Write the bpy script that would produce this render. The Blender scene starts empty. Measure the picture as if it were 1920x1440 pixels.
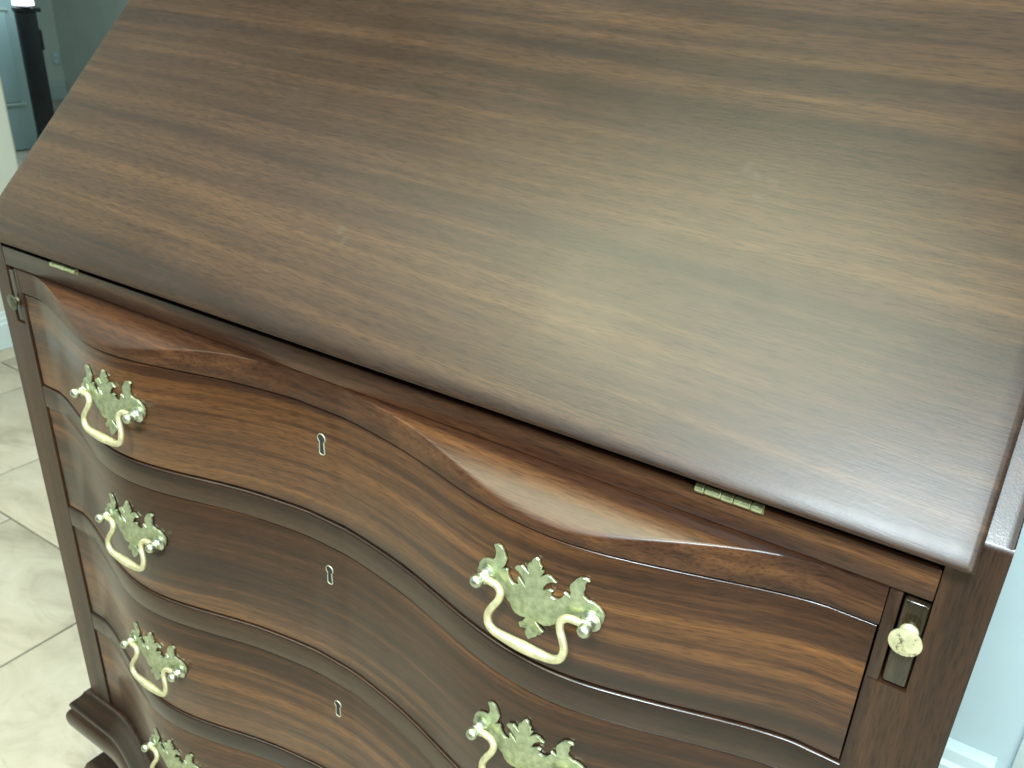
import bpy, bmesh, math, random
from mathutils import Vector, Matrix
random.seed(7)
S = bpy.context.scene
C = S.collection

# ------------------------------------------------------------------ camera
cam_d = bpy.data.cameras.new("camera")
cam = bpy.data.objects.new("camera", cam_d)
C.objects.link(cam)
cam.location = (0.89803, -0.41037, 1.03003)
cam.rotation_euler = (1.132153, -0.040743, 0.586922)
cam_d.sensor_width = 36.0
cam_d.lens = 1589.78 / 1920 * 36
cam_d.clip_start = 0.02
cam_d.clip_end = 60
cam_d.dof.use_dof = True
cam_d.dof.focus_distance = 0.52
cam_d.dof.aperture_fstop = 22
S.camera = cam
S.cycles.filter_width = 1.6

# ------------------------------------------------------------------ world, lamps, exposure
w = bpy.data.worlds.new("World")
S.world = w
w.use_nodes = True
w.node_tree.nodes["Background"].inputs[0].default_value = (0.58, 0.68, 0.60, 1)
w.node_tree.nodes["Background"].inputs[1].default_value = 0.17
S.view_settings.view_transform = 'Standard'
S.view_settings.look = 'None'
S.view_settings.exposure = -0.22
S.view_settings.gamma = 1.0


def area(name, loc, target, sx, sy, power, col):
    d = bpy.data.lights.new(name, 'AREA')
    d.shape = 'RECTANGLE'
    d.size = sx
    d.size_y = sy
    d.energy = power
    d.color = col
    o = bpy.data.objects.new(name, d)
    C.objects.link(o)
    o.location = loc
    o.rotation_euler = (Vector(target) - Vector(loc)).to_track_quat('-Z', 'Y').to_euler()
    return o


area("ceiling_lamp", (0.16, -0.48, 2.38), (0.3, -0.4, 0.0), 0.70, 1.25, 48, (0.97, 1.0, 0.68))
area("window_light", (0.90, -1.10, 2.0), (0.85, 0.0, 0.8), 0.42, 0.30, 84, (0.78, 0.93, 1.0))
area("front_window_light", (1.85, -0.95, 1.0), (0.8, 0.0, 0.6), 0.8, 0.9, 15.5, (1.0, 0.95, 0.70))
area("far_room_light", (-3.2, 2.2, 2.35), (-3.6, 2.6, 0.0), 1.2, 1.2, 42, (0.72, 0.95, 1.0))
hl = area("hall_floor_fill", (-1.0, -0.7, 2.35), (-1.0, -0.2, 0.0), 0.9, 0.9, 10, (1.0, 0.97, 0.90))  # added fill to brighten the floor and left-facing slopes
hl.data.spread = math.radians(95)
area("side_window_light", (2.0, -0.5, 1.5), (1.1, 0.65, 0.3), 0.7, 0.9, 12, (0.68, 0.92, 1.0))

# ------------------------------------------------------------------ measured sizes (metres)
W = 0.92
XS = 0.8961      # inner face of the side panel
XD = 0.875       # end of the drawers
XL = 0.8823      # inner side of the loper
Z_RT = 0.7751
Z_J = 0.7546
DR = [(0.6264, 0.7284), (0.4743, 0.6002), (0.3216, 0.4474), (0.1705, 0.2954)]
KN = [0.0008104, -0.0032621, -0.0116919, -0.0243921, -0.0351413, -0.0366986, -0.0264587, -0.0118303, -0.0001061, 0.0]
PHI = 0.8084
COS, SIN = math.cos(PHI), math.sin(PHI)


def _solve(A, b):
    n = len(b)
    A = [r[:] for r in A]
    b = b[:]
    for i in range(n):
        p = A[i][i]
        for j in range(i + 1, n):
            if A[j][i]:
                f = A[j][i] / p
                for k in range(i, n):
                    A[j][k] -= f * A[i][k]
                b[j] -= f * b[i]
    x = [0] * n
    for i in range(n - 1, -1, -1):
        x[i] = (b[i] - sum(A[i][k] * x[k] for k in range(i + 1, n))) / A[i][i]
    return x


_n = len(KN)
_h = 1.05 / (_n - 1)
_A = [[0.0] * _n for _ in range(_n)]
_b = [0.0] * _n
_A[0][0] = 1
for i in range(1, _n - 1):
    _A[i][i - 1] = 1
    _A[i][i] = 4
    _A[i][i + 1] = 1
    _b[i] = 3 * (KN[i + 1] - KN[i - 1]) / _h
_A[-1][-1] = 2
_A[-1][-2] = 1
_b[-1] = 3 * (KN[-1] - KN[-2]) / _h
_M = _solve(_A, _b)


def prof(x):
    """front line of the oxbow drawers, y as a function of x"""
    u = abs(x - W / 2) / (XD - W / 2)
    if u >= 1.0:
        return 0.0
    k = min(int(u / _h), _n - 2)
    t = u / _h - k
    y = ((2 * t**3 - 3 * t**2 + 1) * KN[k] + (t**3 - 2 * t**2 + t) * _h * _M[k]
         + (-2 * t**3 + 3 * t**2) * KN[k + 1] + (t**3 - t**2) * _h * _M[k + 1])
    s = min(1.0, (1.0 - u) / 0.03)
    return min(y, 0.0) * (s * s * (3 - 2 * s))


def slope(x):
    return (prof(x + 1e-3) - prof(x - 1e-3)) / 2e-3


# ------------------------------------------------------------------ materials
def mat(name):
    m = bpy.data.materials.new(name)
    m.use_nodes = True
    nt = m.node_tree
    b = nt.nodes["Principled BSDF"]
    return m, nt, b


def N(nt, typ, **kw):
    n = nt.nodes.new(typ)
    for k, v in kw.items():
        if k in ('inputs',):
            for kk, vv in v.items():
                n.inputs[kk].default_value = vv
        else:
            setattr(n, k, v)
    return n


def ramp(nt, stops, interp='LINEAR'):
    r = nt.nodes.new('ShaderNodeValToRGB')
    r.color_ramp.interpolation = interp
    e = r.color_ramp.elements
    e[0].position, e[0].color = stops[0][0], (*stops[0][1], 1)
    e[1].position, e[1].color = stops[1][0], (*stops[1][1], 1)
    for p, c in stops[2:]:
        q = e.new(p)
        q.color = (*c, 1)
    return r


def wood(name, grain='X', dark=(0.014, 0.0065, 0.0035), mid=(0.045, 0.018, 0.008), light=(0.105, 0.046, 0.017),
         rough=0.3, seed=0.0, band=1.0, coat=0.25, slant=False, smudge=False, tilt=0.0, veneer=False):
    m, nt, b = mat(name)
    L = nt.links.new
    tc = N(nt, 'ShaderNodeTexCoord')
    base = N(nt, 'ShaderNodeMapping')
    L(tc.outputs['Object'], base.inputs['Vector'])
    if slant:
        base.inputs['Rotation'].default_value = (-PHI, 0, 0)
    base.inputs['Location'].default_value = (seed, seed * 1.7, seed * 0.6)
    g2 = N(nt, 'ShaderNodeMapping')
    L(base.outputs['Vector'], g2.inputs['Vector'])
    if tilt:
        g2.inputs['Rotation'].default_value = (0, 0 if slant else tilt, tilt if slant else 0)
    # slow wander of the grain
    wn = N(nt, 'ShaderNodeTexNoise', inputs={'Scale': 2.6, 'Detail': 2.0})
    L(g2.outputs['Vector'], wn.inputs['Vector'])
    ws = N(nt, 'ShaderNodeVectorMath', operation='SUBTRACT')
    L(wn.outputs['Color'], ws.inputs[0])
    ws.inputs[1].default_value = (0.5, 0.5, 0.5)
    wm = N(nt, 'ShaderNodeVectorMath', operation='SCALE')
    L(ws.outputs[0], wm.inputs[0])
    wm.inputs['Scale'].default_value = 0.016
    add = N(nt, 'ShaderNodeVectorMath', operation='ADD')
    L(g2.outputs['Vector'], add.inputs[0])
    L(wm.outputs[0], add.inputs[1])

    def stretched(along, across, **kw):
        mp = N(nt, 'ShaderNodeMapping')
        L(add.outputs[0], mp.inputs['Vector'])
        mp.inputs['Scale'].default_value = {'X': (along, 2.0 if veneer else across, across), 'Z': (across, across, along),
                                            'Y': (across, along, across)}[grain]
        n = N(nt, 'ShaderNodeTexNoise', inputs=kw)
        L(mp.outputs['Vector'], n.inputs['Vector'])
        return n

    n1 = stretched(1.3 * band, 52 * band, Scale=1.0, Detail=7.0, Roughness=0.62, Distortion=0.03)
    n1b = stretched(0.55 * band, 15 * band, Scale=1.0, Detail=3.0, Roughness=0.5, Distortion=0.03)
    nmix = N(nt, 'ShaderNodeMix', data_type='FLOAT')
    nmix.inputs[0].default_value = 0.32
    L(n1.outputs['Fac'], nmix.inputs[2])
    L(n1b.outputs['Fac'], nmix.inputs[3])
    n2 = stretched(4, 190, Scale=1.0, Detail=4.0, Roughness=0.6)
    n3 = stretched(75, 1100, Scale=1.0, Detail=2.0, Roughness=0.5)
    r1 = ramp(nt, [(0.39, dark), (0.62, light), (0.495, mid)])
    L(nmix.outputs[0], r1.inputs['Fac'])
    r2 = ramp(nt, [(0.3, (0.72, 0.70, 0.68)), (0.7, (1.20, 1.19, 1.16))])
    L(n2.outputs['Fac'], r2.inputs['Fac'])
    mx = N(nt, 'ShaderNodeMix', data_type='RGBA', blend_type='MULTIPLY')
    mx.inputs['Factor'].default_value = 1.0
    L(r1.outputs['Color'], mx.inputs[6])
    L(r2.outputs['Color'], mx.inputs[7])
    r3 = ramp(nt, [(0.36, (0.45, 0.42, 0.40)), (0.47, (1, 1, 1)), (0.74, (1.35, 1.32, 1.2))])
    L(n3.outputs['Fac'], r3.inputs['Fac'])
    mx2 = N(nt, 'ShaderNodeMix', data_type='RGBA', blend_type='MULTIPLY')
    mx2.inputs['Factor'].default_value = 0.8
    L(mx.outputs[2], mx2.inputs[6])
    L(r3.outputs['Color'], mx2.inputs[7])
    col = mx2.outputs[2]
    L(col, b.inputs['Base Color'])
    # roughness: slightly uneven rubbed varnish
    rn = N(nt, 'ShaderNodeTexNoise', inputs={'Scale': 9.0, 'Detail': 5.0, 'Roughness': 0.65})
    L(base.outputs['Vector'], rn.inputs['Vector'])
    rr = N(nt, 'ShaderNodeMapRange', inputs={1: 0.3, 2: 0.7, 3: rough - 0.04, 4: rough + 0.05})
    L(rn.outputs['Fac'], rr.inputs[0])
    rough_out = rr.outputs[0]
    if smudge:
        # dull finger marks left on the varnish
        acc = None
        for (sx, sy, sz, sr) in smudge:
            vd = N(nt, 'ShaderNodeVectorMath', operation='DISTANCE')
            wv = N(nt, 'ShaderNodeTexNoise', inputs={'Scale': 110.0, 'Detail': 3.0})
            L(tc.outputs['Object'], wv.inputs['Vector'])
            sc = N(nt, 'ShaderNodeVectorMath', operation='SCALE')
            L(wv.outputs['Color'], sc.inputs[0])
            sc.inputs['Scale'].default_value = 0.010
            ad = N(nt, 'ShaderNodeVectorMath', operation='ADD')
            L(tc.outputs['Object'], ad.inputs[0])
            L(sc.outputs[0], ad.inputs[1])
            L(ad.outputs[0], vd.inputs[0])
            vd.inputs[1].default_value = (sx + 0.005, sy + 0.005, sz + 0.005)
            ma = N(nt, 'ShaderNodeMapRange', inputs={1: sr * 0.2, 2: sr, 3: 1.0, 4: 0.0})
            L(vd.outputs['Value'], ma.inputs[0])
            if acc is None:
                acc = ma.outputs[0]
            else:
                mm = N(nt, 'ShaderNodeMath', operation='MAXIMUM')
                L(acc, mm.inputs[0])
                L(ma.outputs[0], mm.inputs[1])
                acc = mm.outputs[0]
        am = N(nt, 'ShaderNodeMath', operation='MULTIPLY_ADD')
        L(acc, am.inputs[0])
        am.inputs[1].default_value = 0.08
        L(rough_out, am.inputs[2])
        rough_out = am.outputs[0]
        mz = N(nt, 'ShaderNodeMix', data_type='RGBA')
        m5 = N(nt, 'ShaderNodeMath', operation='MULTIPLY')
        L(acc, m5.inputs[0])
        m5.inputs[1].default_value = 0.11
        L(m5.outputs[0], mz.inputs['Factor'])
        L(col, mz.inputs[6])
        mz.inputs[7].default_value = (0.17, 0.15, 0.11, 1)
        L(mz.outputs[2], b.inputs['Base Color'])
    L(rough_out, b.inputs['Roughness'])
    b.inputs['IOR'].default_value = 1.5
    b.inputs['Coat Weight'].default_value = coat
    b.inputs['Coat Roughness'].default_value = 0.12
    b.inputs['Coat IOR'].default_value = 1.5
    # relief: open pores + orange peel
    bp = N(nt, 'ShaderNodeBump', inputs={'Strength': 0.10, 'Distance': 0.0004})
    L(n3.outputs['Fac'], bp.inputs['Height'])
    on = N(nt, 'ShaderNodeTexNoise', inputs={'Scale': 420.0, 'Detail': 2.0})
    L(tc.outputs['Object'], on.inputs['Vector'])
    bp2 = N(nt, 'ShaderNodeBump', inputs={'Strength': 0.05, 'Distance': 0.0006})
    L(on.outputs['Fac'], bp2.inputs['Height'])
    L(bp.outputs['Normal'], bp2.inputs['Normal'])
    L(bp2.outputs['Normal'], b.inputs['Normal'])
    L(bp2.outputs['Normal'], b.inputs['Coat Normal'])
    return m


LID = wood('lid_mahogany', slant=True, rough=0.40, seed=0.4, coat=0.0, band=0.9, tilt=0.05,
           dark=(0.0155, 0.0074, 0.0042), mid=(0.028, 0.0130, 0.0066), light=(0.053, 0.0265, 0.0112),
           smudge=[(0.7263, 0.1202, 0.9323, 0.0055), (0.7344, 0.1178, 0.9298, 0.0055), (0.7444, 0.1161, 0.928, 0.005), (0.7399, 0.1071, 0.9186, 0.0055), (0.4451, 0.0489, 0.8577, 0.006), (0.4530, 0.0430, 0.8515, 0.005)])
RAIL = wood('rail_mahogany', coat=0.0, rough=0.36, seed=1.3, band=1.3, dark=(0.020, 0.0078, 0.0042), mid=(0.042, 0.0160, 0.0074), light=(0.085, 0.036, 0.0140))
DRAWM = [wood('drawer_mahogany_%d' % i, veneer=True, rough=0.33, seed=2.1 + 3.3 * i, band=1.15, tilt=0.04,
              dark=(0.016, 0.0055, 0.0025), mid=(0.036, 0.0122, 0.0046), light=(0.120, 0.0490, 0.0150)) for i in range(4)]
SIDE = wood('side_mahogany', grain='Z', rough=0.40, seed=5.0, coat=0.08, dark=(0.014, 0.0065, 0.0035), light=(0.050, 0.021, 0.0090), mid=(0.028, 0.0120, 0.0058))
BLADE = wood('blade_mahogany', veneer=True, rough=0.33, seed=9.0, band=1.3, dark=(0.011, 0.0050, 0.0028), mid=(0.021, 0.0090, 0.0043),
             light=(0.038, 0.0160, 0.0066))
LOPER = wood('loper_wood', grain='Z', rough=0.2, seed=7.0, dark=(0.016, 0.0125, 0.007), mid=(0.030, 0.020, 0.011),
             light=(0.046, 0.030, 0.015), coat=0.4)


def metal(name, c1, c2, rough, scale=160, dark=None, metallic=1.0):
    m, nt, b = mat(name)
    L = nt.links.new
    tc = N(nt, 'ShaderNodeTexCoord')
    n = N(nt, 'ShaderNodeTexNoise', inputs={'Scale': scale, 'Detail': 5.0, 'Roughness': 0.6})
    L(tc.outputs['Object'], n.inputs['Vector'])
    st = [(0.35, c1), (0.65, c2)]
    if dark:
        st = [(0.36, dark), (0.65, c2), (0.41, c1)]
    r = ramp(nt, st)
    L(n.outputs['Fac'], r.inputs['Fac'])
    L(r.outputs['Color'], b.inputs['Base Color'])
    b.inputs['Metallic'].default_value = metallic
    mr = N(nt, 'ShaderNodeMapRange', inputs={1: 0.3, 2: 0.7, 3: rough - 0.06, 4: rough + 0.1})
    L(n.outputs['Fac'], mr.inputs[0])
    L(mr.outputs[0], b.inputs['Roughness'])
    n2 = N(nt, 'ShaderNodeTexNoise', inputs={'Scale': scale * 4, 'Detail': 3.0})
    L(tc.outputs['Object'], n2.inputs['Vector'])
    bp = N(nt, 'ShaderNodeBump', inputs={'Strength': 0.12, 'Distance': 0.0005})
    L(n2.outputs['Fac'], bp.inputs['Height'])
    L(bp.outputs['Normal'], b.inputs['Normal'])
    return m


PLATE = metal('aged_brass_plate', (0.29, 0.35, 0.22), (0.52, 0.58, 0.39), 0.38, metallic=0.85)
BAIL = metal('worn_brass_bail', (0.50, 0.475, 0.28), (0.68, 0.64, 0.40), 0.42, metallic=0.6)
POST = metal('nickel_brass_post', (0.42, 0.48, 0.36), (0.60, 0.64, 0.50), 0.38)
KNOBM = metal('spotted_brass', (0.52, 0.51, 0.32), (0.66, 0.64, 0.43), 0.42, scale=260, dark=(0.16, 0.14, 0.09), metallic=0.6)
KNOBD = metal('dark_brass', (0.13, 0.14, 0.10), (0.26, 0.27, 0.19), 0.40, scale=210)  # darker brass for the left knob
HINGE = metal('hinge_brass', (0.55, 0.62, 0.36), (0.75, 0.78, 0.5), 0.34, metallic=0.8)
RIM = metal('escutcheon_brass', (0.42, 0.42, 0.31), (0.58, 0.58, 0.45), 0.5, metallic=0.5)


def plain(name, col, rough=0.5, noise=0.06, scale=6, spec=0.5, bump=0.0):
    m, nt, b = mat(name)
    L = nt.links.new
    tc = N(nt, 'ShaderNodeTexCoord')
    n = N(nt, 'ShaderNodeTexNoise', inputs={'Scale': scale, 'Detail': 6.0, 'Roughness': 0.6})
    L(tc.outputs['Object'], n.inputs['Vector'])
    a = tuple(max(0, c * (1 - noise)) for c in col)
    d = tuple(min(1, c * (1 + noise)) for c in col)
    r = ramp(nt, [(0.3, a), (0.7, d)])
    L(n.outputs['Fac'], r.inputs['Fac'])
    L(r.outputs['Color'], b.inputs['Base Color'])
    b.inputs['Roughness'].default_value = rough
    b.inputs['Specular IOR Level'].default_value = spec
    if bump:
        n2 = N(nt, 'ShaderNodeTexNoise', inputs={'Scale': 90, 'Detail': 4.0})
        L(tc.outputs['Object'], n2.inputs['Vector'])
        bp = N(nt, 'ShaderNodeBump', inputs={'Strength': bump, 'Distance': 0.002})
        L(n2.outputs['Fac'], bp.inputs['Height'])
        L(bp.outputs['Normal'], b.inputs['Normal'])
    return m


HOLE = plain('recess_shade', (0.012, 0.014, 0.012), 0.7)  # shade inside keyholes and case, put into the colour
WALLP = plain('pale_wall_paint', (0.70, 0.76, 0.68), 0.6, 0.02, bump=0.15)
WALLB = plain('blue_green_wall_paint', (0.47, 0.61, 0.66), 0.6, 0.03, bump=0.15)
WALLF = plain('olive_wall_paint', (0.52, 0.60, 0.54), 0.6, 0.04, bump=0.1)
TRIM = plain('white_trim_paint', (0.62, 0.76, 0.80), 0.35, 0.02)
TRIMF = plain('grey_trim_paint', (0.45, 0.55, 0.52), 0.4, 0.02)
DOORP = plain('blue_grey_door_paint', (0.38, 0.52, 0.54), 0.4, 0.04)
DARKW = plain('near_black_wood', (0.010, 0.011, 0.013), 0.35, 0.3, 30)
GROUT = plain('grey_grout', (0.27, 0.27, 0.23), 0.85, 0.1, 60)
PLAST = plain('white_plastic', (0.50, 0.60, 0.60), 0.35, 0.01)


def travertine(name):
    m, nt, b = mat(name)
    L = nt.links.new
    tc = N(nt, 'ShaderNodeTexCoord')
    geo = N(nt, 'ShaderNodeNewGeometry')
    oi = N(nt, 'ShaderNodeObjectInfo')
    sc = N(nt, 'ShaderNodeVectorMath', operation='SCALE')
    L(geo.outputs['Position'], sc.inputs[0])
    sc.inputs['Scale'].default_value = 1.0
    off = N(nt, 'ShaderNodeVectorMath', operation='ADD')
    L(sc.outputs[0], off.inputs[0])
    rv = N(nt, 'ShaderNodeMath', operation='MULTIPLY')
    L(oi.outputs['Random'], rv.inputs[0])
    rv.inputs[1].default_value = 9.0
    L(rv.outputs[0], off.inputs[1])
    mp = N(nt, 'ShaderNodeMapping')
    L(off.outputs[0], mp.inputs['Vector'])
    mp.inputs['Scale'].default_value = (1.0, 1.9, 1.0)
    n1 = N(nt, 'ShaderNodeTexNoise', inputs={'Scale': 4.5, 'Detail': 7.0, 'Roughness': 0.62, 'Distortion': 0.8})
    L(mp.outputs['Vector'], n1.inputs['Vector'])
    r1 = ramp(nt, [(0.30, (0.29, 0.265, 0.205)), (0.72, (0.50, 0.475, 0.405)), (0.5, (0.42, 0.39, 0.31))])
    L(n1.outputs['Fac'], r1.inputs['Fac'])
    n2 = N(nt, 'ShaderNodeTexNoise', inputs={'Scale': 11.0, 'Detail': 6.0, 'Roughness': 0.55, 'Distortion': 1.6})
    L(mp.outputs['Vector'], n2.inputs['Vector'])
    r2 = ramp(nt, [(0.57, (1, 1, 1)), (0.74, (0.82, 0.82, 0.78))])
    L(n2.outputs['Fac'], r2.inputs['Fac'])
    mx = N(nt, 'ShaderNodeMix', data_type='RGBA', blend_type='MULTIPLY')
    mx.inputs['Factor'].default_value = 1
    L(r1.outputs['Color'], mx.inputs[6])
    L(r2.outputs['Color'], mx.inputs[7])
    L(mx.outputs[2], b.inputs['Base Color'])
    b.inputs['Roughness'].default_value = 0.42
    bp = N(nt, 'ShaderNodeBump', inputs={'Strength': 0.2, 'Distance': 0.001})
    L(n2.outputs['Fac'], bp.inputs['Height'])
    L(bp.outputs['Normal'], b.inputs['Normal'])
    return m


TILE = travertine('travertine_tile')


# ------------------------------------------------------------------ mesh helpers
def link(name, bm, m, parent=None, smooth=True, angle=32, loc=None, mats=None):
    me = bpy.data.meshes.new(name)
    bmesh.ops.recalc_face_normals(bm, faces=bm.faces)
    bm.to_mesh(me)
    bm.free()
    for mm in (mats or [m]):
        me.materials.append(mm)
    if smooth:
        for p in me.polygons:
            p.use_smooth = True
        me.set_sharp_from_angle(angle=math.radians(angle))
    o = bpy.data.objects.new(name, me)
    C.objects.link(o)
    place(o, parent, loc)
    return o


def wloc(o):
    v = o.location.copy()
    while o.parent:
        o = o.parent
        v += o.location
    return v


def place(o, parent, loc=None):
    """put o at world location loc (default the origin) below parent; no parent is rotated"""
    l = Vector(loc or (0, 0, 0))
    if parent:
        o.parent = parent
        l = l - wloc(parent)
    o.location = l


def box(bm, x0, x1, y0, y1, z0, z1, bev=0.0, seg=2):
    r = bmesh.ops.create_cube(bm, size=1)
    vs = r['verts']
    for v in vs:
        v.co = Vector(((x0 + x1) / 2 + v.co.x * (x1 - x0), (y0 + y1) / 2 + v.co.y * (y1 - y0), (z0 + z1) / 2 + v.co.z * (z1 - z0)))
    if bev:
        es = {e for v in vs for e in v.link_edges}
        bmesh.ops.bevel(bm, geom=list(es), offset=bev, segments=seg, affect='EDGES', profile=0.5)
    return bm


def nb(*a, **k):
    return box(bmesh.new(), *a, **k)


def grid(rows, close_ends=True, closed_section=True):
    """rows: list of sections (same length) -> surface, with capped ends"""
    bm = bmesh.new()
    V = [[bm.verts.new(p) for p in r] for r in rows]
    n = len(rows[0])
    for a, b in zip(V, V[1:]):
        for i in range(n if closed_section else n - 1):
            j = (i + 1) % n
            bm.faces.new((a[i], a[j], b[j], b[i]))
    if close_ends and closed_section:
        bm.faces.new(V[0])
        bm.faces.new(V[-1][::-1])
    return bm


def frange(a, b, n):
    return [a + (b - a) * i / n for i in range(n + 1)]


def empty(name, loc, label=None, cat=None, group=None, kind=None):
    o = bpy.data.objects.new(name, None)
    C.objects.link(o)
    o.location = loc
    o.empty_display_size = 0.1
    tag(o, label, cat, group, kind)
    return o


def tag(o, label=None, cat=None, group=None, kind=None):
    if label:
        o['label'] = label
    if cat:
        o['category'] = cat
    if group:
        o['group'] = group
    if kind:
        o['kind'] = kind
    return o


# ------------------------------------------------------------------ setting: floor
floor = link('floor', nb(-9, 4, -5, 6, -0.06, -0.005), GROUT, smooth=False)
tag(floor, kind='structure')
T = 0.392
tb = nb(-T / 2 + 0.0022, T / 2 - 0.0022, -T / 2 + 0.0022, T / 2 - 0.0022, -0.005, 0.003, bev=0.0016, seg=2)
first = link('floor_tile', tb, TILE, floor, loc=(0, 0, 0))
tiles = []
ROW0 = 0.256
for r in range(-6, 11):
    yc = ROW0 + (r - 0.5) * T
    joint = -0.911 if r % 2 else -0.726
    for k in range(-15, 9):
        xc = joint + (k + 0.5) * T
        if xc < -6.7 or xc > 2.6 or yc > 4.0:
            continue
        tiles.append((math.hypot(xc + 0.8, yc - 0.2), xc, yc))
tiles.sort()
rest = tiles[285:]
tiles = tiles[:285]
rb = bmesh.new()
for d, x, y in rest:
    h = T / 2 - 0.0022
    box(rb, x - h, x + h, y - h, y + h, -0.005, 0.003)
tag(link('far_floor_tiles', rb, TILE, floor, smooth=False), kind='stuff')
for i, (d, x, y) in enumerate(tiles):
    o = first if i == 0 else first.copy()
    if i:
        C.objects.link(o)
    o.parent = floor
    o.location = (x, y, random.uniform(-0.0004, 0.0004))

# ------------------------------------------------------------------ setting: walls
def base_profile(h):
    # (outwards, z)
    return [(0, 0.004), (0.015, 0.004), (0.015, h - 0.034), (0.011, h - 0.030), (0.0105, h - 0.020), (0.007, h - 0.014), (0.006, h - 0.003), (0.003, h), (0, h)]


wl = link('wall_left', nb(-1.74, -1.6, -1.6, 0.862, 0, 2.4, bev=0.012, seg=4), WALLP)
tag(wl, kind='structure')
rows = [[(-1.6 + 0.001 + a, y, z) for a, z in base_profile(0.112)] for y in (-1.6, 0.855)]
link('baseboard', grid(rows), TRIM, wl, angle=20)

wb = link('wall_back', nb(-0.45, 2.3, 0.65, 0.78, 0, 2.4), WALLB, smooth=False)
tag(wb, kind='structure')
rows = [[(x, 0.649 - a, z) for a, z in [(0, 0.004), (0.018, 0.004), (0.018, 0.088), (0.013, 0.094), (0.012, 0.112), (0.008, 0.118), (0, 0.122)]] for x in (-0.44, 1.0185)]
link('baseboard', grid(rows), TRIM, wb, angle=20)

wf = link('wall_far', nb(-6.62, -6.48, 1.2, 3.99, 0, 2.4), WALLF, smooth=False)
tag(wf, kind='structure')
rows = [[(-6.479 + a, y, z) for a, z in base_profile(0.15)] for y in (1.2, 3.855)]
link('baseboard', grid(rows), TRIMF, wf, angle=20)
wg = link('wall_far_side', nb(-6.479, 1.5, 3.862, 3.98, 0, 2.4), WALLF, smooth=False)
tag(wg, kind='structure')

# wall plate on the blue-green wall at the right
pl = empty('outlet_plate', (1.075, 0.649, 0.16), 'small blue-white wall plate low on the blue-green wall right of the baseboard end', 'wall plate')
link('cover', nb(1.036, 1.108, 0.643, 0.649, 0.095, 0.205, bev=0.002), PLAST, pl)
for dz in (-0.024, 0.024):
    link('socket', nb(1.056, 1.088, 0.6405, 0.6429, 0.15 + dz - 0.013, 0.15 + dz + 0.013, bev=0.001), TRIM, pl)
po = empty('outlet_plate', (-6.479, 3.815, 0.33), 'pale outlet plate low on the far wall beside the dark cabinet', 'wall plate')
link('cover', nb(-6.479, -6.472, 3.782, 3.848, 0.275, 0.385, bev=0.002), PLAST, po)
for dz in (-0.03, 0.03):
    link('socket', nb(-6.4719, -6.4695, 3.799, 3.831, 0.33 + dz*0.8 - 0.013, 0.33 + dz*0.8 + 0.013, bev=0.001), TRIM, po)

# door far behind (plane x = -4.45), opened edge-on beside the cabinet
door = empty('panel_door', (-4.48, 2.1, 0), 'blue-grey panel door standing behind the pale wall corner at the far left', 'door')
dx0, dx1, dy0, dy1 = -4.50, -4.46, 1.72, 2.475
link('frame', nb(dx0, dx1, dy0, dy1, 0.012, 2.05, bev=0.003), DOORP, door)
for z0, z1 in ((0.285, 0.78), (0.90, 1.90)):
    for (a0, a1) in ((1.80, 2.05), (2.13, 2.40)):
        link('panel', nb(dx1 - 0.002, dx1 + 0.008, a0, a1, z0, z1, bev=0.006, seg=2), DOORP, door)
        f = bmesh.new()
        for s in ((a0 - 0.02, a1 + 0.02, z0 - 0.02, z0 - 0.004), (a0 - 0.02, a1 + 0.02, z1 + 0.004, z1 + 0.02)):
            box(f, dx1, dx1 + 0.012, s[0], s[1], s[2], s[3], bev=0.004)
        link('moulding', f, TRIMF, door)

# tall dark cabinet end with a stepped cornice, seen edge-on
cab = empty('dark_cabinet', (-4.27, 2.39, 0), 'narrow near-black wooden cabinet end with a stepped top beside the far door', 'cabinet')
cx0, cx1 = -4.235, -4.20
cy0, cy1 = 2.334, 2.443
link('body', nb(cx0, cx1, cy0, cy1, 0.0, 0.79, bev=0.003), DARKW, cab)
link('cornice', nb(cx0 - 0.01, cx1 + 0.005, cy0 - 0.004, cy1 + 0.028, 0.79, 0.812, bev=0.004), DARKW, cab)
link('moulding', nb(cx0 - 0.004, cx1 + 0.002, cy1 - 0.005, cy1 + 0.012, 0.590, 0.70, bev=0.004), DARKW, cab)
link('plinth', nb(cx0 - 0.004, cx1 + 0.004, cy0 - 0.003, cy1 + 0.012, 0.0, 0.12, bev=0.004), DARKW, cab)
# the glaring lamp shade on top of it
mL, ntL, bL = mat('glaring_shade')
bL.inputs['Base Color'].default_value = (0.8, 0.8, 0.8, 1)
bL.inputs['Emission Color'].default_value = (0.85, 0.95, 1.0, 1)
bL.inputs['Emission Strength'].default_value = 4.0
lamp = empty('table_lamp', (-4.22, 2.388, 0.812), 'bright white glowing lamp shade on top of the dark cabinet', 'lamp')


def lathe(bm, profile, origin, axis, n=24):
    """profile: [(radius, distance along axis)]"""
    axis = Vector(axis).normalized()
    a = axis.orthogonal().normalized()
    b = axis.cross(a)
    rings = []
    for r, d in profile:
        c = Vector(origin) + axis * d
        if r < 1e-6:
            rings.append([bm.verts.new(c)])
        else:
            rings.append([bm.verts.new(c + (a * math.cos(2 * math.pi * i / n) + b * math.sin(2 * math.pi * i / n)) * r) for i in range(n)])
    for p, q in zip(rings, rings[1:]):
        for i in range(n):
            j = (i + 1) % n
            if len(p) == 1 and len(q) == 1:
                continue
            if len(p) == 1:
                bm.faces.new((p[0], q[i], q[j]))
            elif len(q) == 1:
                bm.faces.new((p[i], p[j], q[0]))
            else:
                bm.faces.new((p[i], p[j], q[j], q[i]))
    return bm


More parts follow.
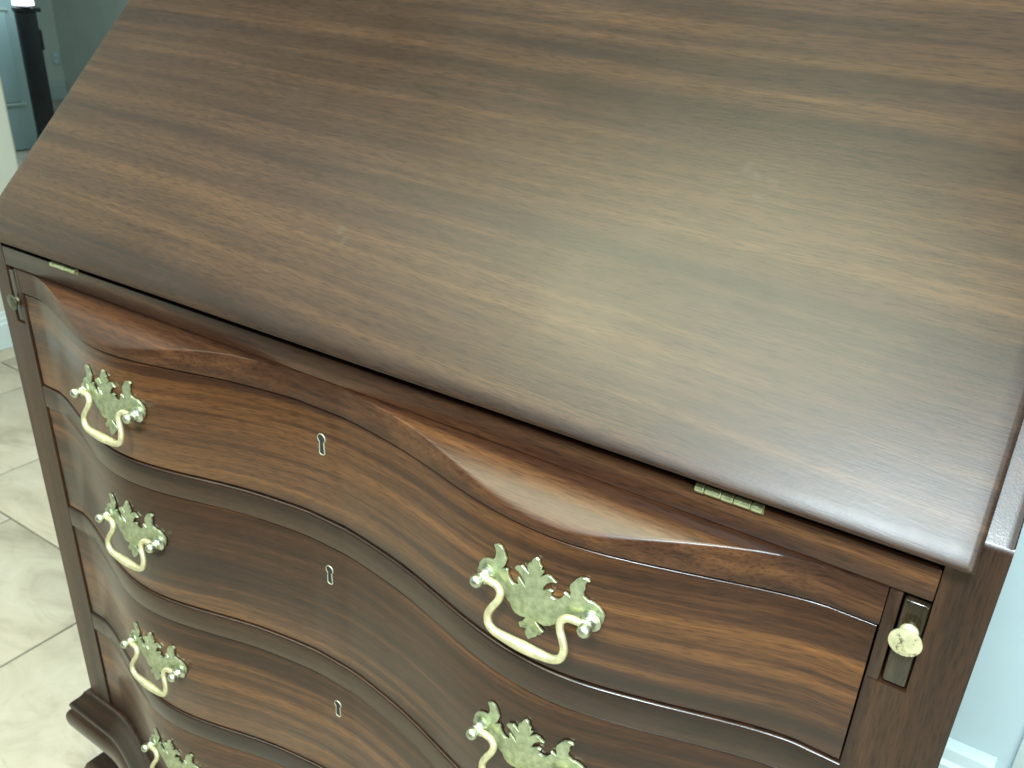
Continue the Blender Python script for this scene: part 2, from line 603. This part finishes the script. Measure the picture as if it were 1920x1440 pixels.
link('shade', lathe(bmesh.new(), [(0, 0.012), (0.05, 0.012), (0.055, 0.014), (0.045, 0.14), (0, 0.142)], (-4.22, 2.388, 0.812), (0, 0, 1)), mL, lamp)
link('base', lathe(bmesh.new(), [(0, 0), (0.035, 0), (0.035, 0.006), (0.012, 0.012), (0, 0.012)], (-4.22, 2.388, 0.812), (0, 0, 1)), DARKW, lamp)

# ------------------------------------------------------------------ THE DESK
desk = empty('slant_front_desk', (W / 2, 0.24, 0),
             'dark mahogany slant-front desk with wavy drawer fronts and brass bail handles on the tiled floor', 'desk')
DEPTH = 0.49
ZB = 0.168       # bottom of the case above the base moulding
ZG = 0.7962      # height where the side panels start to slope
TOPZ = 1.085     # top of the case


# --- side panels with the slanted front
def yz_panel(xa, xb, outer):
    r = 0.007
    slantlen = (TOPZ - ZG) / SIN
    ye = (TOPZ - ZG) / SIN * COS
    pts = [(0.0, ZB - 0.05)]
    # rounded corner between the vertical front and the slant
    t = r * math.tan((math.pi / 2 - PHI) / 2)
    for k in range(7):
        a = (math.pi / 2 - PHI) * k / 6
        pts.append((r - r * math.cos(a), ZG - t + r * math.sin(a)))
    pts += [(ye, TOPZ), (DEPTH, TOPZ), (DEPTH, ZB - 0.05)]
    bm = bmesh.new()
    A = [bm.verts.new((xa, y, z)) for y, z in pts]
    B = [bm.verts.new((xb, y, z)) for y, z in pts]
    n = len(pts)
    bm.faces.new(A)
    bm.faces.new(B[::-1])
    for i in range(n):
        bm.faces.new((A[i], A[(i + 1) % n], B[(i + 1) % n], B[i]))
    O = set(A if outer == xa else B)
    es = [e for e in bm.edges if e.verts[0] in O and e.verts[1] in O and not (e.verts[0].co.z < ZB and e.verts[1].co.z < ZB)
          and not (e.verts[0].co.y > DEPTH - 1e-4 and e.verts[1].co.y > DEPTH - 1e-4)]
    bmesh.ops.bevel(bm, geom=es, offset=0.0045, segments=4, affect='EDGES', profile=0.5)
    return bm


link('side_panel', yz_panel(0.0, W - XS, 0.0), SIDE, desk, angle=40)
link('side_panel', yz_panel(XS, W + 0.0018, W + 0.0018), SIDE, desk, angle=40)

# --- fillers beside the drawers, below the lopers
LZ0, LZ1 = 0.6944, 0.7546
for a, b in ((XD, XS), (W - XS, W - XD)):
    bm = nb(a, b, 0.0, 0.06, ZB - 0.05, LZ0)
    es = [e for e in bm.edges if all(abs(v.co.y) < 1e-6 for v in e.verts) and
          (all(abs(v.co.x - (XD if a == XD else W - XD)) < 1e-6 for v in e.verts))]
    bmesh.ops.bevel(bm, geom=es, offset=0.001, segments=2, affect='EDGES')
    link('post', bm, SIDE, desk)
for a, b in ((XD, XL - 0.0005), (W - XL + 0.0005, W - XD)):
    link('partition', nb(a, b, 0.0, 0.06, LZ0, LZ1 - 0.0002, bev=0.0009), SIDE, desk)

# --- lopers (the pull-out supports) with brass knobs
for side, (a, b), rec, kz, ky in ((1, (XL + 0.0006, XS - 0.0005), 0.0009, 0.7325, 0.0100), (0, (W - XS + 0.0005, W - XL - 0.0006), 0.0010, 0.7175, 0.0052)):
    lo = link('loper', nb(a, b, rec, 0.30, LZ0 + 0.0012, LZ1 - 0.0035, bev=0.0016, seg=3), LOPER, desk)
    xc = (a + b) / 2
    kb = bmesh.new()
    lathe(kb, [(0, rec), (0.0048, rec), (0.0048, rec - 0.001), (0.0030, rec - 0.003), (0.0028, rec - 0.0024),
               (0.0040, -ky + 0.0028), (0.0072, -ky + 0.0022), (0.0083, -ky + 0.0010), (0.0082, -ky + 0.0002), (0.0055, -ky - 0.0006), (0, -ky - 0.0010)],
          (xc, 0, kz), (0, 1, 0), 32)
    link('knob', kb, KNOBM if side else KNOBD, lo)

# --- straight rail under the fall front
bm = nb(W - XS + 0.0004, XS - 0.0004, 0.0, 0.0042, Z_J + 0.0006, Z_RT, bev=0.0011, seg=2)
box(bm, W - XS + 0.0004, XS - 0.0004, 0.0040, 0.05, Z_J + 0.0008, Z_RT - 0.010)
link('top_rail', bm, RAIL, desk)

# --- carved rail: rounded shelf running out to the wavy edge, with the wavy face below
XSN = frange(W - XD + 0.0003, XD - 0.0003, 220)
rows = []
for x in XSN:
    yp = min(prof(x), -0.0004)
    sec = [(x, 0.05, Z_J), (x, 0.001, Z_J)]
    for k in range(1, 11):
        y = yp * (k / 10)
        sec.append((x, y, Z_J - 12.4 * y * y))
    ze = Z_J - 12.4 * yp * yp
    sec[-1] = (x, yp + 0.0010, Z_J - 12.4 * (yp + 0.001) ** 2)
    sec += [(x, yp + 0.0003, ze - 0.0003), (x, yp, ze - 0.0011)]
    zb = DR[0][1] + 0.0012
    sec += [(x, yp, zb + 0.0010), (x, yp + 0.0010, zb), (x, 0.05, zb)]
    rows.append(sec)
link('carved_rail', grid(rows), RAIL, desk, angle=38)


# --- drawer fronts and dividers that follow the wave
def wavy(x0, x1, z0, z1, off, rad, depth=0.05, n=220):
    rows = []
    for x in frange(x0, x1, n):
        y = prof(x) + off
        s = []
        s.append((x, depth, z0))
        for k in range(4):
            a = math.pi / 2 * k / 3
            s.append((x, y + rad - rad * math.sin(a), z0 + rad - rad * math.cos(a)))
        for k in range(4):
            a = math.pi / 2 * k / 3
            s.append((x, y + rad - rad * math.cos(a), z1 - rad + rad * math.sin(a)))
        s.append((x, depth, z1))
        rows.append(s)
    return grid(rows)


drawers = []
for i, (z0, z1) in enumerate(DR):
    o = link('drawer', wavy(W - XD + 0.0015, XD - 0.0012, z0 + 0.0008, z1 - 0.0005, 0.0017, 0.0012), DRAWM[i], desk, angle=38,
             )
    drawers.append(o)
for lab, o in zip(('topmost drawer, just under the carved rail', 'second drawer from the top', 'third drawer from the top', 'bottom drawer above the base moulding'), drawers):
    o['label'] = lab
for (a, b) in ((DR[1][1], DR[0][0]), (DR[2][1], DR[1][0]), (DR[3][1], DR[2][0])):
    link('divider', wavy(W - XD + 0.0001, XD - 0.0001, a + 0.0003, b - 0.0006, 0.0, 0.0018), BLADE, desk, angle=38)
# case body coloured near-black to stand for the shade in the gaps
link('carcass', nb(W - XS + 0.001, XS - 0.001, 0.052, DEPTH - 0.005, ZB - 0.04, Z_RT - 0.006), HOLE, desk, smooth=False)

# --- fall front (the sloping lid)
LX0, LX1 = W - 0.9067 - 0.0, 0.9090
AY, AZ = -0.0140, 0.7918     # front arris of the lid
LEN, TH = 0.397, 0.021
# section in lid coordinates: u up the slope, v out of the face
sec = []
# bottom: roll over from the face to the vertical front
def uv_of(y, z):
    dy, dz = y - AY, z - AZ
    return (dy * COS + dz * SIN, -dy * SIN + dz * COS)


for k in range(9):
    a = k / 8
    # from the face over the soft arris to the short vertical front edge
    p0, p1, p2 = Vector((0.0095, 0.0)), Vector((0.0012, 0.0)), Vector(uv_of(-0.0147, 0.7888))
    p = p0 * (1 - a) ** 2 + p1 * 2 * a * (1 - a) + p2 * a * a
    sec.append((p.x, p.y))
sec += [uv_of(-0.0147, 0.7879), uv_of(-0.0143, 0.7872), uv_of(-0.0133, 0.7869), uv_of(0.0005, 0.7872), (0.0160, -TH), (LEN, -TH), (LEN, -0.004), (LEN - 0.001, -0.0012), (LEN - 0.004, 0.0)]
nvec = Vector((0, -SIN, COS))
uvec = Vector((0, COS, SIN))


def lid_pt(x, u, v):
    return Vector((x, AY, AZ)) + uvec * u + nvec * v


prev = []
# sideways thumbnail: shrink v near both ends
rows = []
R = 0.0042
stations = []
for k in range(6):
    a = math.pi / 2 * k / 5
    stations.append((LX0 + R - R * math.cos(a), (1 - math.sin(a))))
stations += [(x, 0.0) for x in frange(LX0 + 0.012, LX1 - 0.012, 24)]
for k in range(5, -1, -1):
    a = math.pi / 2 * k / 5
    stations.append((LX1 - R + R * math.cos(a), (1 - math.sin(a))))
for x, d in stations:
    r = []
    for (u, v) in sec:
        vv = v
        if v > -0.0100:
            vv = v - d * R * (1 + v / 0.0100)
        uu = u
        if u < 0.0096:
            uu = u + d * 0.0018 * (1 - max(u, 0) / 0.0096)
        r.append(lid_pt(x, uu, vv))
    rows.append(r)
lid = link('fall_front', grid(rows), LID, desk, angle=50)

# --- desk top board
bm = nb(-0.006, W + 0.0095, 0.262, DEPTH + 0.004, TOPZ + 0.0005, TOPZ + 0.021, bev=0.004, seg=3)
link('top_board', bm, RAIL, desk)

# --- hinges of the fall front
hz = Z_RT + 0.0002


def hinge(xa, xb):
    h = empty('hinge', ((xa + xb) / 2, -0.0012, hz))
    place(h, desk, ((xa + xb) / 2, -0.0012, hz))
    cuts = [0, 0.15, 0.40, 0.58, 0.83, 1.0]
    for k in range(5):
        a = xa + (xb - xa) * cuts[k] + 0.00022
        b = xa + (xb - xa) * cuts[k + 1] - 0.00022
        ln = b - a
        big = 0.0028 if k % 2 == 0 else 0.0026
        bm = lathe(bmesh.new(), [(0, 0), (big - 0.0004, 0), (big, 0.0004), (big, ln - 0.0004), (big - 0.0004, ln), (0, ln)], (a, -0.0012, hz), (1, 0, 0), 20)
        link('knuckle', bm, HINGE, h)
    bm = nb(xa, xb, -0.0006, 0.004, hz - 0.0035, hz - 0.0008, bev=0.0004)
    link('leaf', bm, HINGE, h)


hinge(0.7646, 0.8047)
hinge(W - 0.8047, W - 0.7646)

# --- base moulding
BP = [(0.0, 0.1705), (0.0035, 0.1700), (0.0055, 0.1680), (0.0075, 0.1640), (0.0115, 0.1590), (0.0165, 0.1545), (0.0200, 0.1505), (0.0208, 0.1470),
      (0.0202, 0.1430), (0.0190, 0.1415), (0.0215, 0.1395), (0.0245, 0.1350), (0.0258, 0.1290), (0.0258, 0.1220), (0.0245, 0.1140),
      (0.0215, 0.1070), (0.0165, 0.1015), (0.0100, 0.0990), (-0.03, 0.0985), (-0.03, 0.1640)]


def soft(x):
    tot = acc = 0.0
    for k in range(-8, 9):
        g = math.exp(-(k / 4.0) ** 2 * 1.2)
        acc += g * prof(min(max(x + k * 0.0045, 0), W))
        tot += g
    e = min(1.0, min(x, W - x) / 0.05)
    return acc / tot * (e * e * (3 - 2 * e)) 


def base_rows(P, x0=0.0, x1=W, ymax=DEPTH):
    rows = []
    rows.append([(-a, ymax, z) for a, z in P])
    rows.append([(-a, 0.02, z) for a, z in P])
    # mitred corner
    rows.append([(-a, -a, z) for a, z in P])
    for x in frange(0.004, W - 0.004, 200):
        k = 1.0
        rows.append([(x, soft(x) - a, z) for a, z in P])
    rows.append([(W + 0.0018 + a, -a, z) for a, z in P])
    rows.append([(W + 0.0018 + a, 0.02, z) for a, z in P])
    rows.append([(W + 0.0018 + a, ymax, z) for a, z in P])
    return rows


link('base_moulding', grid(base_rows(BP)), BLADE, desk, angle=45)

# --- ogee bracket feet
FP = [(-0.006, 0.0984), (-0.006, 0.072), (-0.001, 0.058), (0.009, 0.049), (0.0175, 0.040), (0.0215, 0.030), (0.0200, 0.018), (0.0150, 0.008), (0.0125, 0.0)]


def foot(sx, sy):
    """corner foot; sx -1 left/+1 right, sy -1 front/+1 back"""
    bm = bmesh.new()
    cx = 0.0 if sx < 0 else W + 0.0018
    cy = 0.0 if sy < 0 else DEPTH
    L = 0.13
    secs = []
    inner = -0.022
    for (ox, oy, m) in ((0, 1, 'end'), (0, 0, 'corner'), (1, 0, 'end2')):
        r = []
        for a, z in FP + [(inner, 0.0), (inner, 0.0984)]:
            ll = L * (0.62 + 0.38 * min(1, z / 0.09))
            if m == 'corner':
                p = (cx + sx * a, cy + sy * a, z)
            elif m == 'end':
                p = (cx + sx * a, cy - sy * ll, z)
            else:
                p = (cx - sx * ll, cy + sy * a, z)
            r.append(p)
        secs.append(r)
    bm = grid(secs)
    return bm


for sx in (-1, 1):
    for sy in (-1, 1):
        link('bracket_foot', foot(sx, sy), BLADE, desk, angle=40)

# --- back panel
link('back_panel', nb(W - XS, XS, DEPTH - 0.004, DEPTH + 0.002, ZB, TOPZ), SIDE, desk, smooth=False)

# ------------------------------------------------------------------ brass handles
OUT = [(-32.9, 24.9), (-29.9, 27.0), (-26.5, 26.8), (-24.2, 24.3), (-23.0, 20.6), (-22.0, 18.9), (-22.8, 15.5), (-23.7, 12.9), (-25.4, 10.2), (-21.6, 12.1), (-20.5, 11.3), (-20.1, 8.4), (-18.7, 5.5), (-16.0, 3.3), (-13.5, 3.4), (-11.8, 5.2), (-12.8, 9.6), (-11.7, 11.0), (-9.5, 9.0), (-6.0, 5.4), (-7.0, 9.3), (-9.7, 12.4), (-11.9, 14.4), (-15.3, 15.8), (-14.2, 18.1), (-11.3, 19.4), (-9.7, 20.6), (-6.7, 18.9), (-4.3, 17.0), (-5.6, 21.2), (-4.6, 25.0), (-3.0, 26.2), (-1.6, 29.4), (0.7, 31.5), (2.8, 30.5), (3.4, 27.8), (5.0, 26.0), (4.5, 23.2), (6.5, 23.7), (6.2, 21.9), (4.4, 18.5), (5.6, 19.5), (8.6, 21.8), (11.5, 21.8), (14.0, 20.0), (15.7, 18.7), (12.1, 17.6), (9.1, 15.2), (6.9, 11.5), (6.7, 8.8), (8.6, 10.5), (11.3, 11.9), (13.8, 11.4), (12.3, 9.0), (12.9, 6.7), (15.4, 6.1), (18.1, 7.0), (20.0, 9.2), (21.4, 11.6), (21.2, 13.7), (23.2, 13.4), (25.3, 11.8), (25.4, 15.3), (24.4, 18.6), (24.9, 21.4), (26.7, 23.9), (28.0, 26.2), (30.2, 28.3), (33.2, 29.1), (35.9, 28.7), (36.7, 27.4), (34.6, 26.0), (34.0, 23.7), (34.3, 20.9), (33.3, 18.3), (34.0, 15.3), (36.9, 13.3), (40.7, 12.7), (44.0, 10.5), (46.2, 7.8), (47.5, 5.1), (47.2, 0.6), (45.3, -3.4), (43.2, -5.8), (38.6, -6.9), (32.4, -7.9), (28.4, -7.4), (23.6, -8.6), (17.5, -12.6), (12.9, -16.5), (8.9, -18.2), (4.6, -17.4), (3.0, -17.8), (5.7, -20.9), (9.0, -23.3), (6.1, -27.6), (4.4, -27.1), (4.1, -29.5), (-1.6, -34.4), (-3.8, -32.4), (-4.8, -29.6), (-3.7, -26.7), (-6.3, -27.2), (-8.4, -28.2), (-9.9, -24.9), (-7.0, -22.5), (-5.1, -18.3), (-8.9, -19.3), (-13.2, -18.8), (-15.9, -16.5), (-17.8, -12.9), (-21.4, -11.0), (-26.0, -6.9), (-29.6, -6.1), (-35.0, -6.0), (-39.4, -5.5), (-43.5, -4.2), (-46.0, -0.0), (-45.5, 4.0), (-42.7, 8.5), (-38.4, 11.2), (-34.0, 12.3), (-31.5, 15.7), (-30.9, 19.2), (-31.5, 22.4)]


def plate_mesh(cx):
    """pierced back plate bent to the drawer front around x = cx; local coords, y outwards is negative"""
    bm = bmesh.new()
    y0 = prof(cx)
    vs = [bm.verts.new((x / 1000, 0, z / 1000)) for x, z in OUT]
    f = bm.faces.new(vs)
    # chamfered face
    r = bmesh.ops.extrude_face_region(bm, geom=[f])
    top = [g for g in r['geom'] if isinstance(g, bmesh.types.BMFace)]
    tv = [g for g in r['geom'] if isinstance(g, bmesh.types.BMVert)]
    for v in tv:
        v.co.y = -0.0013
    ins = bmesh.ops.inset_region(bm, faces=top, thickness=0.00045, depth=0.0)
    for v in {v for ff in top for v in ff.verts}:
        v.co.y = -0.0017
    bmesh.ops.triangulate(bm, faces=[ff for ff in bm.faces if len(ff.verts) > 4])
    for k in range(-11, 12):
        bmesh.ops.bisect_plane(bm, geom=bm.verts[:] + bm.edges[:] + bm.faces[:], dist=1e-6, plane_co=(k * 0.0042, 0, 0), plane_no=(1, 0, 0))
    for v in bm.verts:
        # slight dishing of the wings
        v.co.y += prof(cx + v.co.x) - y0 - 0.0003 + 0.0012
    return bm


def tube(bm, pts, rad, n=14):
    """pts: list of Vectors, rad: list of radii"""
    rings = []
    m = len(pts)
    for i, p in enumerate(pts):
        t = (pts[min(i + 1, m - 1)] - pts[max(i - 1, 0)]).normalized()
        up = Vector((0, -1, 0))
        s = t.cross(up).normalized()
        u = s.cross(t).normalized()
        rings.append([bm.verts.new(p + (s * math.cos(2 * math.pi * k / n) + u * math.sin(2 * math.pi * k / n)) * rad[i]) for k in range(n)])
    for a, b in zip(rings, rings[1:]):
        for k in range(n):
            bm.faces.new((a[k], a[(k + 1) % n], b[(k + 1) % n], b[k]))
    bm.faces.new(rings[0])
    bm.faces.new(rings[-1][::-1])
    return bm


def spline(P, sub=8):
    out = []
    m = len(P)
    for i in range(m - 1):
        p0, p1, p2, p3 = P[max(i - 1, 0)], P[i], P[i + 1], P[min(i + 2, m - 1)]
        for k in range(sub):
            t = k / sub
            out.append(tuple(0.5 * ((2 * b) + (-a + c) * t + (2 * a - 5 * b + 4 * c - d) * t * t + (-a + 3 * b - 3 * c + d) * t**3)
                             for a, b, c, d in zip(p0, p1, p2, p3)))
    out.append(P[-1])
    return out


def handle_meshes(cx):
    """returns {name: (mesh, material)} for the plate, posts and bail around local origin"""
    y0 = prof(cx)
    res = []
    res.append(('backplate', plate_mesh(cx), PLATE))
    X0 = 0.0007
    for sgn in (-1, 1):
        px = X0 + sgn * 0.0388
        py = prof(cx + px) - y0
        s = slope(cx + px)
        ax = Vector((s * 0.6, -1, 0)).normalized()
        bm = bmesh.new()
        lathe(bm, [(0, 0), (0.0070, 0.0006), (0.0072, 0.0020), (0.0062, 0.0028), (0.0050, 0.0034), (0.0044, 0.0042), (0.0038, 0.0056), (0.0036, 0.0066),
                   (0.0029, 0.0074), (0.0034, 0.0078), (0.0043, 0.0089), (0.0047, 0.0106), (0.0044, 0.0126), (0.0033, 0.0142), (0.0017, 0.0151), (0, 0.0153)],
              (px, py, -0.0010), ax, 24)
        # collar that takes the bail end
        c = Vector((px, py, -0.0010)) + ax * 0.0058
        lathe(bm, [(0, -0.0038), (0.0030, -0.0038), (0.0034, -0.003), (0.0034, 0.003), (0.0030, 0.0038), (0, 0.0038)], c + Vector((-sgn * 0.0012, 0, 0)), (1, 0, 0), 18)
        res.append(('post', bm, POST))
    key = [(35.5, -0.6, 6.6), (30.0, -0.3, 6.9), (25.6, -1.0, 7.6), (22.6, -4.4, 8.8), (23.4, -9.6, 10.2), (26.6, -15.2, 11.8), (28.7, -21.0, 13.2), (27.2, -27.0, 14.4), (22.0, -30.2, 15.0), (13.0, -31.2, 15.2), (5.0, -31.5, 15.3)]
    rads = [2.45, 2.6, 2.6, 2.6, 2.6, 2.6, 2.65, 2.75, 2.9, 3.4, 3.8]
    full = [(x, z, y, r) for (x, z, y), r in zip(key, rads)]
    full = full + [(0.0, -31.5, 15.3, 3.95)] + [(-x, z, y, r) for (x, z, y, r) in full[::-1]]
    sp = spline(full, 6)
    # a bail that hangs from both posts: depth is measured from the post seats
    yb = (prof(cx + 0.0388) + prof(cx - 0.0388)) / 2 - y0
    pts, rr = [], []
    for (x, z, y, r) in sp:
        t = (x + 38.8) / 77.6
        yl = (prof(cx - 0.0388) - y0) * (1 - t) + (prof(cx + 0.0388) - y0) * t
        pts.append(Vector((X0 + x / 1000, yl - y / 1000, z / 1000)))
        rr.append(r / 1000)
    res.append(('bail', tube(bmesh.new(), pts, rr), BAIL))
    return res


HX = (W / 2 - 0.2265, W / 2 + 0.2235)
HZ = [0.680, 0.544, 0.385, 0.233]
protos = {}
for cx in HX:
    for i, hzz in enumerate(HZ):
        if i == 0:
            objs = []
            for name, bm, m in handle_meshes(cx):
                o = link(name, bm, m, drawers[0], loc=(cx, prof(cx), hzz), angle=35)
                objs.append(o)
            protos[cx] = objs
        else:
            for src in protos[cx]:
                o = src.copy()
                C.objects.link(o)
                o.parent = None
                place(o, drawers[i], (cx, prof(cx), hzz))


# ------------------------------------------------------------------ keyhole escutcheons
def key_outline(grow):
    pts = []
    r = 0.0036 + grow
    hw = 0.0019 + grow
    a0 = math.asin(hw / r)
    n = 22
    for k in range(n + 1):
        a = -math.pi / 2 + a0 + (2 * math.pi - 2 * a0) * k / n
        pts.append((r * math.cos(a), 0.0044 + r * math.sin(a)))
    b = 0.0024 + grow
    pts += [(-hw - 0.0003, -0.003), (-b, -0.0088 - grow * 0.5), (-b * 0.5, -0.0098 - grow), (b * 0.5, -0.0098 - grow), (b, -0.0088 - grow * 0.5), (hw + 0.0003, -0.003)]
    return pts


KZ = [0.6978, 0.5705, 0.4168, 0.266]


def key_objs(z, parent):
    y0 = prof(W / 2) + 0.0017
    inner, outer = key_outline(0.0), key_outline(0.00065)
    bm = bmesh.new()
    loops = []
    for pts, y in ((outer, 0.0005), (outer, -0.0005), (key_outline(0.0005), -0.0008), (key_outline(0.0002), -0.0008), (inner, 0.0005)):
        loops.append([bm.verts.new((x, y, zz)) for x, zz in pts])
    n = len(inner)
    for a, b in zip(loops, loops[1:]):
        for i in range(n):
            bm.faces.new((a[i], a[(i + 1) % n], b[(i + 1) % n], b[i]))
    e = link('escutcheon', bm, RIM, parent, loc=(W / 2, y0, z))
    bm = bmesh.new()
    bm.faces.new([bm.verts.new((x, -0.0002, zz)) for x, zz in key_outline(0.0001)])
    # flat near-black face standing in for the shade inside the hole
    link('keyhole', bm, HOLE, parent, loc=(W / 2, y0, z), smooth=False)


for i in range(4):
    key_objs(KZ[i], drawers[i])
